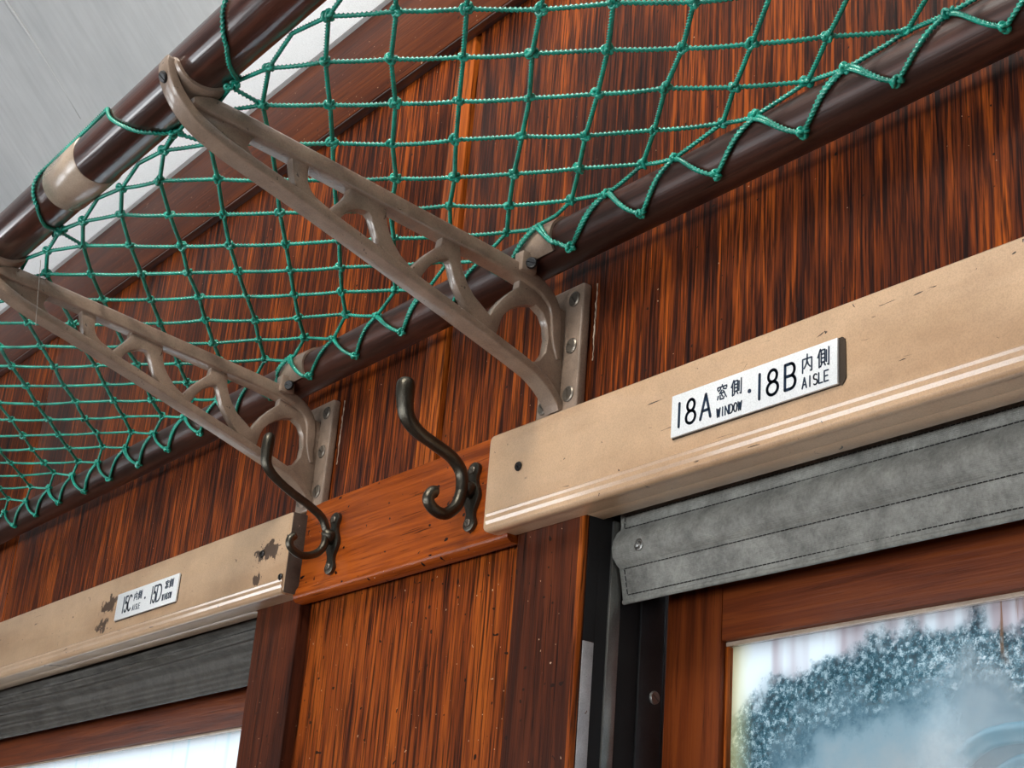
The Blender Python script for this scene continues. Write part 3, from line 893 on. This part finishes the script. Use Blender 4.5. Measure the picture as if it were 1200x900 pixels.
def word(txt, x0, x1, z0, z1, sw):
    n_ = len(txt); p = (x1 - x0) / n_
    out = []
    for i, ch in enumerate(txt):
        w_ = p * (0.78 if ch != 'I' else 0.4)
        c = x0 + p * (i + 0.5)
        out.append((ch, c - w_ / 2, c + w_ / 2, z0, z1, sw))
    return out

def sign(x0, x1, z0, z1, items, label, dark_right):
    g = empty('seat_sign', ((x0 + x1) / 2, -0.028, z0)); g['_rooted'] = 1
    tag(g, label, 'sign', 'enamel seat number signs')
    box('plate', x0, x1, -0.0298, -0.0275, z0, z1, 'enamel', g, bev=0.0006)
    # ring of old glue and grime pressed out round the plate
    b = bmesh.new()
    e = 0.0014
    pts = []
    n_ = 90
    per = []
    ra = 0.0045
    xa, xb, za, zb_ = x0 - 0.0005, x1 + (0.0052 if dark_right else 0.0006), z0 - 0.0010, z1 + 0.0007
    for (cx, cz, st) in ((xb - ra, zb_ - ra, 0), (xa + ra * .2, zb_ - ra * .2, 90), (xa + ra * .2, za + ra * .2, 180), (xb - ra, za + ra, 270)):
        rr_ = ra if cx > (xa + xb) / 2 else ra * .2
        for i in range(7):
            t = R(st + 15 * i)
            w_ = rr_ * (1 + 0.10 * random.uniform(-1, 1))
            per.append((cx + w_ * math.cos(t), cz + w_ * math.sin(t)))
    f = b.faces.new([b.verts.new((x, -0.0278, z)) for x, z in per])
    ex = bmesh.ops.extrude_face_region(b, geom=[f])
    for v in ex['geom']:
        if isinstance(v, bmesh.types.BMVert): v.co.y = -0.0271
    go = bm_obj('glue_margin', b, 'old_adhesive', g, None); go['label'] = 'brown margin of old glue'
    lettering(g, items, -0.0298)
    return g
Z0, Z1 = 1.6768, 1.7088
H_ = Z1 - Z0
zz = lambda f: Z1 - f * H_
sw = 0.0021
items = [('1', .1690, .1730, zz(.80), zz(.24), sw), ('8', .1780, .1880, zz(.80), zz(.24), sw), ('A', .1930, .2030, zz(.80), zz(.24), sw),
         ('mado', .2090, .2190, zz(.50), zz(.15), .00092), ('gawa', .2228, .2328, zz(.50), zz(.15), .00092),
         *word('WINDOW', .2088, .2335, zz(.88), zz(.68), .00092), ('dot', .2388, .2419, zz(.57), zz(.47), 0),
         ('1', .2480, .2514, zz(.78), zz(.22), sw), ('8', .2565, .2670, zz(.78), zz(.22), sw), ('B', .2730, .2822, zz(.78), zz(.22), sw),
         ('uchi', .2878, .2972, zz(.53), zz(.14), .00095), ('gawa', .3015, .3115, zz(.53), zz(.14), .00095),
         *word('AISLE', .2878, .3115, zz(.87), zz(.64), .00095)]
sign(0.1625, 0.3180, Z0, Z1, items, 'white enamel seat sign reading 18A window and 18B aisle, brown glue margin', True)
items = [('1', -.7850, -.7810, zz(.80), zz(.22), sw), ('5', -.7790, -.7712, zz(.80), zz(.22), sw), ('C', -.7700, -.7595, zz(.80), zz(.22), sw),
         ('uchi', -.7550, -.7455, zz(.48), zz(.16), .0008), ('gawa', -.7435, -.7335, zz(.48), zz(.16), .0008),
         *word('AISLE', -.7560, -.7340, zz(.84), zz(.64), .0007), ('dot', -.7252, -.7220, zz(.56), zz(.46), 0),
         ('1', -.7070, -.7030, zz(.80), zz(.20), sw), ('5', -.7010, -.6935, zz(.80), zz(.20), sw), ('D', -.6915, -.6800, zz(.80), zz(.20), sw),
         ('mado', -.6720, -.6625, zz(.44), zz(.14), .0009), ('gawa', -.6610, -.6510, zz(.44), zz(.14), .0009),
         *word('WINDOW', -.6760, -.6510, zz(.84), zz(.62), .0008)]
sign(-0.8050, -0.6395, Z0 - 0.0006, Z1 - 0.0004, items, 'white enamel seat sign reading 15C aisle and 15D window, paint chipped beside it', False)

# ------------------------------------------------------------------ roller blinds pulled up under the pelmets
def blind(x0, x1, near, label):
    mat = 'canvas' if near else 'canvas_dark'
    g = empty('roller_blind', ((x0 + x1) / 2, 0.03, 1.588)); g['_rooted'] = 1
    tag(g, label, 'blind', 'canvas roller blinds under the pelmets')
    prof = [(.0290, 1.690), (.0290, 1.660), (.0300, 1.648), (.0298, 1.6452), (.0262, 1.6415), (.0230, 1.6345), (.0220, 1.628), (.0235, 1.6215), (.0285, 1.6160),
            (.0312, 1.6142), (.0325, 1.6090), (.0345, 1.6000), (.0362, 1.5910), (.0368, 1.5882)]
    if not near:
        fine = []
        for (a, b2) in zip(prof[:-1], prof[1:]):
            m_ = max(1, int(abs(a[1] - b2[1]) / 0.0016))
            fine += [(a[0] + (b2[0] - a[0]) * i / m_, a[1] + (b2[1] - a[1]) * i / m_) for i in range(m_)]
        prof = fine + [prof[-1]]
    th = 0.0016
    nx = 160
    V = []; Fc = []
    ring = prof + [(y + th, z) for y, z in prof[::-1]]
    k = len(ring)
    for i in range(nx + 1):
        x = x0 + (x1 - x0) * i / nx
        for j, (y, z) in enumerate(ring):
            if near:
                a = 0.0012
                dy = a * noise.noise(Vector((x * 9, z * 26, 1.0))); dz = 0.0006 * noise.noise(Vector((x * 14, z * 20, 5.0)))
            else:
                ph = z * 470 + 3.2 * noise.noise(Vector((x * 1.6, z * 9, 3.0)))
                dy = 0.0048 * math.sin(ph) * (0.6 + 0.6 * noise.noise(Vector((x * 2.0 + 7, z * 20, 1.0)))) + 0.0022 * noise.noise(Vector((x * 3, z * 130, 4.0)))
                dz = 0.0008 * noise.noise(Vector((x * 5, 2.0, 5.0)))
                if z < 1.594: dy *= max(0, (z - 1.588) / 0.006)
            V.append((x, y + dy, z + dz))
    for i in range(nx):
        for j in range(k):
            Fc.append((i * k + j, i * k + (j + 1) % k, (i + 1) * k + (j + 1) % k, (i + 1) * k + j))
    Fc.append(tuple(range(k))[::-1]); Fc.append(tuple(nx * k + j for j in range(k)))
    sheet = obj('canvas', V, Fc, mat, g, smooth=True); sheet.data.set_sharp_from_angle(angle=R(50))
    # hem binding at the lower edge
    tube('hem_binding', [(x0 + (x1 - x0) * i / 60, 0.0374, 1.5888 + (0.0006 * noise.noise(Vector((x0 + (x1 - x0) * i / 60 * 8, 0, 0))) if near else 0)) for i in range(61)], 0.0021, mat, g, 8)
    if near:
        # stitching: rows of short dark stitches
        SV = []; SF = []
        def stitch(p, q):
            d = (q - p); l = d.length; n_ = max(1, int(l / 0.0042))
            for i in range(n_):
                a = p + d * (i + 0.12) / n_; b2 = p + d * (i + 0.84) / n_
                v, f = sweep([a, b2], circ(0.00042, 4), base=len(SV))
                SV.extend(v); SF.extend(f)
        xe = min(x1, 0.75)
        for y, z in ((0.0286, 1.6545), (0.0290, 1.6450), (0.0308, 1.6132), (0.0354, 1.5935)):
            stitch(Vector((x0 + 0.006, y, z)), Vector((xe, y, z)))
        for (a, b2) in (((.0286, 1.6545), (.0290, 1.6450)), ((.0308, 1.6132), (.0354, 1.5935))):
            stitch(Vector((x0 + 0.006, *a)), Vector((x0 + 0.006, *b2)))
        so = obj('stitching', SV, SF, 'black_groove', g); so['kind'] = 'stuff'
        # press stud and the tip of the bottom bar
        lathe_v = []
        b = bmesh.new()
        rings = [(0.0048, 0.0), (0.0050, -0.0010), (0.0040, -0.0016), (0.0034, -0.0010), (0.0022, -0.0024), (0.0004, -0.0030)]
        Rg = [[b.verts.new((0.0735 + r_ * math.cos(2 * math.pi * i / 18), 0.0232 + y, 1.6262 + r_ * math.sin(2 * math.pi * i / 18))) for i in range(18)] for r_, y in rings]
        for a in range(len(Rg) - 1):
            for i in range(18):
                b.faces.new((Rg[a][i], Rg[a][(i + 1) % 18], Rg[a + 1][(i + 1) % 18], Rg[a + 1][i]))
        b.faces.new(Rg[-1])
        bm_obj('press_stud', b, 'track_metal', g, 30)
    tube('bottom_bar', [(x0 - 0.0018, 0.0300, 1.6275), (x1, 0.0300, 1.6275)], 0.0042, 'track_metal', g, 10)
    return g
blind(0.0425, 1.44, True, 'grey stitched canvas roller blind with a press stud over the frosted window')
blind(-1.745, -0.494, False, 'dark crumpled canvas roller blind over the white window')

# ------------------------------------------------------------------ coat hooks
HOOK_STOUT = [(-.0900, 1.7785), (-.0895, 1.7610), (-.0855, 1.7445), (-.0732, 1.7342), (-.0550, 1.7278), (-.0360, 1.7208), (-.0250, 1.7093), (-.0232, 1.6937),
              (-.0275, 1.6803), (-.0385, 1.6705), (-.0503, 1.6722), (-.0562, 1.6790), (-.0529, 1.6858), (-.0483, 1.6870)]
HOOK_SLIM = [(-.0948, 1.7826), (-.0955, 1.7653), (-.0933, 1.7504), (-.0825, 1.7404), (-.0623, 1.7302), (-.0422, 1.7223), (-.0275, 1.7141), (-.0205, 1.7026),
             (-.0215, 1.6876), (-.0300, 1.6775), (-.0444, 1.6730), (-.0566, 1.6778), (-.0584, 1.6853), (-.0530, 1.6908)]
def make_hook(HOOK, rad):
    g = empty('coat_hook', (0, -0.0105, 1.660)); g['_rooted'] = 1
    P = catmull([(0, y, z) for y, z in HOOK[:8]], 8)
    n_ = len(P)
    sc = []
    for i in range(n_):
        t = i / (n_ - 1)
        s = 1.35 - 0.47 * min(1, t / 0.5)
        if i < 6: s *= (0.25, 0.62, 0.82, 0.93, 0.98, 1.0)[i]
        sc.append(s)
    tube('upper_prong', P, rad, 'hook_metal', g, 16, scales=sc)
    P = catmull([(0, y, z) for y, z in HOOK[7:]], 8)
    n_ = len(P)
    sc = [0.88 - 0.08 * math.sin(math.pi * i / (n_ - 1)) for i in range(n_)]
    sc[-1] *= 0.4; sc[-2] *= 0.8; sc[-3] *= 0.95
    tube('lower_prong', P, rad, 'hook_metal', g, 16, scales=sc)
    # boss joining hook and base
    V, Fc = sweep([(0, -0.0120, 1.697), (0, -0.0185, 1.699), (0, -0.0235, 1.702)], circ(0.0065, 14), scales=[1.25, 1.0, 0.6])
    obj('boss', V, Fc, 'hook_metal', g, smooth=True)
    # waisted base plate with lobed ends
    b = bmesh.new()
    out = []
    for i in range(48):
        t = 2 * math.pi * i / 48
        zz_ = math.sin(t)
        hw = 0.0085 + 0.0030 * math.cos(2 * math.pi * zz_) if abs(zz_) < 0.75 else None
        if hw is None:
            q = (abs(zz_) - 0.75) / 0.25
            hw = 0.0085 * math.sqrt(max(0, 1 - q * q)) + 0.0001
        out.append((hw * (1 if math.cos(t) >= 0 else -1), 1.692 + 0.031 * zz_))
    f = b.faces.new([b.verts.new((x, -0.0142, z)) for x, z in out])
    ex = bmesh.ops.extrude_face_region(b, geom=[f])
    for v in ex['geom']:
        if isinstance(v, bmesh.types.BMVert): v.co.y = -0.0102
    bmesh.ops.recalc_face_normals(b, faces=b.faces)
    ed = [e for e in b.edges if all(abs(v.co.y + 0.0142) < 1e-6 for v in e.verts)]
    bmesh.ops.bevel(b, geom=ed, offset=0.0015, segments=2, profile=0.5, affect='EDGES')
    bm_obj('base_plate', b, 'hook_metal', g, 35)
    for z in (1.7155, 1.6685):
        screw_head('screw', (0, -0.0143, z), 0.0036, 'screw_metal', g, 0.7, depth=0.0014)
    return g
hk = make_hook(HOOK_STOUT, 0.0064)
hk.location.x = -0.1050
hk2 = make_hook(HOOK_SLIM, 0.0047); hk2.location.x = -0.3350
tag(hk, 'dark metal double coat hook beside the pelmet of the frosted window', 'hook', 'coat hooks on the cross board')
tag(hk2, 'dark metal double coat hook beside the chipped pelmet end', 'hook', 'coat hooks on the cross board')

# ------------------------------------------------------------------ luggage net
net = empty('luggage_net', (0, -0.2, 1.85)); net['_rooted'] = 1
tag(net, 'green knotted rope net slung between the two dark rack rails', 'net')
ROPE = 0.00150
PITCH_R = 0.0100
def rope_prof(n_=9):
    return n_
def rope_mesh(pts, r=ROPE, step=0.0011, coarse=False):
    """three-strand twisted cord along a poly-line"""
    P = [Vector(p) for p in pts]
    L = [0]
    for a, b in zip(P[:-1], P[1:]):
        L.append(L[-1] + (b - a).length)
    st = step * (2.0 if coarse else 1.0)
    n_ = max(2, int(L[-1] / st))
    Q = []; j = 0
    for i in range(n_ + 1):
        s = L[-1] * i / n_
        while j < len(L) - 2 and L[j + 1] < s: j += 1
        t = (s - L[j]) / max(1e-9, L[j + 1] - L[j])
        Q.append(P[j].lerp(P[j + 1], t))
    fr = frames(Q)
    V = []; Fc = []
    k = 9
    for i, q in enumerate(Q):
        ph = 2 * math.pi * (L[-1] * i / n_) / PITCH_R
        for a in range(k):
            th = 2 * math.pi * a / k
            rr = r * (1.0 + 0.34 * math.cos(3 * th))
            V.append(q + fr[i][1] * rr * math.cos(th + ph) + fr[i][2] * rr * math.sin(th + ph))
    for i in range(n_):
        for a in range(k):
            Fc.append((i * k + a, i * k + (a + 1) % k, (i + 1) * k + (a + 1) % k, (i + 1) * k + a))
    Fc.append(tuple(range(k))[::-1]); Fc.append(tuple(n_ * k + a for a in range(k)))
    return V, Fc
def rope(name, pts, parent, r=ROPE, coarse=False):
    V, Fc = rope_mesh(pts, r, coarse=coarse)
    return obj(name, V, Fc, 'rope_green', parent, smooth=True)

# the path of the net across the rack (Y,Z), by arc length
A0 = Vector((FR.y + 0.0235 * math.cos(R(-60)), FR.z + 0.0235 * math.sin(R(-60))))
B0 = Vector((RR.y + 0.0218 * math.cos(R(115)), RR.z + 0.0218 * math.sin(R(115))))
NP = []
for i in range(121):
    s = i / 120
    q = A0.lerp(B0, s); q.y -= 4 * 0.006 * s * (1 - s)
    NP.append(q)
for i in range(1, 41):
    a = R(115 + 125 * i / 40)
    NP.append(Vector((RR.y + 0.0222 * math.cos(a), RR.z + 0.0222 * math.sin(a))))
NL = [0]
for a, b in zip(NP[:-1], NP[1:]):
    NL.append(NL[-1] + (b - a).length)
# continue backwards round the front rail for v<0
def net_pt(u, v):
    if v < 0:
        a = R(-60) + (-v) / 0.0235
        return Vector((u, FR.y + 0.0235 * math.cos(a), FR.z + 0.0235 * math.sin(a)))
    if v >= NL[-1]:
        return Vector((u, NP[-1].x, NP[-1].y))
    j = 0
    lo, hi = 0, len(NL) - 1
    while hi - lo > 1:
        mid = (lo + hi) // 2
        if NL[mid] <= v: lo = mid
        else: hi = mid
    t = (v - NL[lo]) / (NL[hi] - NL[lo])
    q = NP[lo].lerp(NP[hi], t)
    return Vector((u, q.x, q.y))
T0, T1 = -1, 10
def hug(x):
    """distance of the cord from the rail axis: outside the straps of the brackets"""
    return RRR + (0.0062 if (-0.012 < x < 0.046 or -0.412 < x < -0.354) else 0.0022)
def lattice(s, t):
    rnd = random.Random(s * 131 + t * 17)
    ju, jv = rnd.uniform(-1, 1) * 0.0022, rnd.uniform(-1, 1) * 0.0018
    k = min(1.0, max(0.0, (s + 8) / 8.0))
    u = 0.1856 + 0.0411 * s - 0.0046 * t + ju
    v = 0.0384 + 0.0013 * max(-8, min(8, s)) + 0.0313 * t + jv
    if t == T0: v = 0.010 + jv
    if t >= 9: v = min(v, NL[-1] - 0.004 if t == 10 else NL[-1] - 0.030)
    if t == 9: v = NL[-1] - 0.034 + jv
    if t == 10: v = NL[-1] - 0.004 + jv
    P_ = net_pt(u, v)
    if 0 < t < 9:
        P_.z += rnd.uniform(-1, 1) * 0.0012
    return P_
def visible(P_, m=70):
    x, y = to_px(P_)
    return -m < x < 1200 + m and -m < y < 900 + m
# every diagonal cord of the net is a part
S0, S1 = -42, 20
def cord_pts(s_start, sgn):
    """lattice points s = s_start + sgn*(t-T0), same parity of s+t"""
    return [(s_start + sgn * (t - T0), t) for t in range(T0, T1 + 1)]
ncord = 0
for sgn in (1, -1):
    for s_start in range(S0, S1 + 1):
        if (s_start + T0) % 2: continue
        idx = cord_pts(s_start, sgn)
        K = [lattice(s, t) for s, t in idx]
        if not any(visible(p) for p in K): continue
        pts = []
        rnd = random.Random(s_start * 7 + sgn)
        for a, b, (sa, ta) in zip(K[:-1], K[1:], idx[:-1]):
            m_ = 8
            sagm = rnd.uniform(0.0, 0.0012)
            for i in range(m_):
                t = i / m_
                p = a.lerp(b, t)
                p.z -= 4 * sagm * t * (1 - t)
                if ta >= 8:      # hug the rail
                    d = Vector((0, p.y - RR.y, p.z - RR.z))
                    if d.length < hug(p.x):
                        d = d.normalized() * hug(p.x); p.y = RR.y + d.y; p.z = RR.z + d.z
                pts.append(p)
        pts.append(K[-1])
        far = max(p.x for p in pts) < -0.55
        rope('cord', pts, net, coarse=far)
        ncord += 1
# knots
def knot_mesh():
    V = []; Fc = []
    def add(path, r, closed=True):
        v, f = sweep(path, circ(r, 7), closed=closed, base=len(V))
        V.extend(v); Fc.extend(f)
    P1 = []
    for i in range(30):
        t = 2 * math.pi * i / 30
        P1.append(Vector((0.00095 * (math.sin(t) + 2 * math.sin(2 * t)), 0.00095 * (math.cos(t) - 2 * math.cos(2 * t)), -0.0013 * math.sin(3 * t))))
    add(P1, 0.00105)
    P2 = [Vector((0.0016 * math.cos(t), 0.0027 * math.sin(t), 0.0014 * math.sin(t * 2))) for t in [2 * math.pi * i / 18 for i in range(18)]]
    add(P2, 0.00095)
    me = bpy.data.meshes.new('knot')
    me.from_pydata([tuple(v) for v in V], [], Fc); me.update()
    me.polygons.foreach_set('use_smooth', [True] * len(me.polygons))
    me.materials.append(MATS['rope_green'])
    return me
KM = [knot_mesh()]
nk = 0
for t in range(T0, T1 + 1):
    for s in range(S0, S1 + 12):
        if (s + t) % 2: continue
        P_ = lattice(s, t)
        if not visible(P_, 20): continue
        o = bpy.data.objects.new('knot', KM[0])
        COL.objects.link(o)
        o.parent = net
        o.matrix_parent_inverse = Matrix.Translation(-Vector(net.location))
        o.location = P_
        rn = random.Random(s * 31 + t)
        o.rotation_euler = (rn.uniform(-.6, .6), rn.uniform(-.6, .6), rn.uniform(0, 6.28))
        o.scale = [rn.uniform(1.2, 1.5)] * 3
        nk += 1
# edge cord that threads the last meshes along the wall-side rail
epts = []
def rr_pt(x, a, r=RRR + 0.0020):
    return Vector((x, RR.y + r * math.cos(R(a)), RR.z + r * math.sin(R(a))))
ks = [s for s in range(S0, S1 + 12) if (s + 10) % 2 == 0]
chain = []
for s in ks:
    P_ = lattice(s, 10); chain.append(P_)
    Q_ = lattice(s + 1, 9); chain.append(rr_pt(Q_.x, 152 + 8 * math.sin(s)))
chain = [p for p in chain if visible(p, 150)]
ep = []
for a, b in zip(chain[:-1], chain[1:]):
    for i in range(8):
        p = a.lerp(b, i / 8)
        d = Vector((0, p.y - RR.y, p.z - RR.z)).normalized() * (hug(p.x) + 0.0004)
        ep.append(Vector((p.x, RR.y + d.y, RR.z + d.z)))
rope('edge_cord', ep, net)
# lashing round the front rail: (X, angle) on the rail
def fr_pt(x, a, r=FRR + 0.0016):
    return Vector((x, FR.y + r * math.cos(R(a)), FR.z + r * math.sin(R(a))))
def lash(keys):
    P_ = []
    for (xa, aa), (xb, ab) in zip(keys[:-1], keys[1:]):
        m_ = max(3, int(max(abs(ab - aa) / 8, abs(xb - xa) / 0.004)))
        for i in range(m_):
            t = i / m_
            sm = t
            P_.append(fr_pt(xa + (xb - xa) * sm, aa + (ab - aa) * sm))
    P_.append(fr_pt(*keys[-1]))
    rope('lashing', P_, net)
lash([(-0.300, -58), (-0.293, -90), (-0.2740, -134), (-0.2690, -183), (-0.2610, -207), (-0.245, -216), (-0.165, -217), (-0.1290, -210), (-0.1200, -199),
      (-0.1080, -165), (-0.0935, -135), (-0.0760, -92), (-0.0700, -50), (-0.0690, -20), (-0.060, 60), (-0.04, 120)])
lash([(0.020, -20), (0.0300, -45), (0.0520, -92), (0.0670, -118), (0.0780, -155), (0.0830, -190), (0.088, -230), (0.10, -290), (0.12, -340)])
lash([(-0.300, -58), (-0.33, -30), (-0.36, 30), (-0.39, 90), (-0.41, 150), (-0.44, 200), (-0.46, 290)])
for x in (-0.300, 0.022, -0.070):
    for da in (0, 9):
        o = bpy.data.objects.new('knot', KM[0]); COL.objects.link(o); o.parent = net
        o.matrix_parent_inverse = Matrix.Translation(-Vector(net.location))
        o.location = fr_pt(x + 0.002 * da / 9, -55 + da, FRR + 0.0035); o.scale = (1.2, 1.2, 1.2); o.rotation_euler = (0.5, x * 9, da)
    # short cords hanging from the lashing to the net
    best = min(((lattice(s, t) - fr_pt(x, -55)).length, s, t) for t in (-1, 0, 1) for s in range(S0, S1) if (s + t) % 2 == 0)
    rope('tie_cord', [fr_pt(x, -55, FRR + 0.003), lattice(best[1], best[2])], net)
    second = sorted(((lattice(s, t) - fr_pt(x, -55)).length, s, t) for t in (-1, 0, 1) for s in range(S0, S1) if (s + t) % 2 == 0)[1]
    rope('tie_cord', [fr_pt(x, -50, FRR + 0.003), lattice(second[1], second[2])], net)
# edge cord along the front rail
chain = []
for s in range(S0, S1 + 12):
    if (s + T0) % 2: continue
    a = lattice(s, T0); chain.append(a)
    b = lattice(s + 2, T0); m_ = a.lerp(b, 0.5); d = Vector((0, m_.y - FR.y, m_.z - FR.z)).normalized() * (FRR + 0.0018)
    chain.append(Vector((m_.x, FR.y + d.y, FR.z + d.z)))
chain = [p for p in chain if visible(p, 120)]
rope('edge_cord', chain, net)

# loose thread caught on the far bracket
tp = [Vector((-0.3892 + 0.0003 * math.sin(i * 0.9), -0.3268 + 0.00034 * i, 1.9020 - 0.0028 * i)) for i in range(24)]
th = tube('loose_thread', tp, 0.00028, 'thread', None, 5)
tag(th, 'fine pale thread hanging over the bracket arm above the chipped pelmet', 'thread')
print('cords', ncord, 'knots', nk, 'tris', sum(len(o.data.polygons) * 2 for o in bpy.data.objects if o.type == 'MESH'))
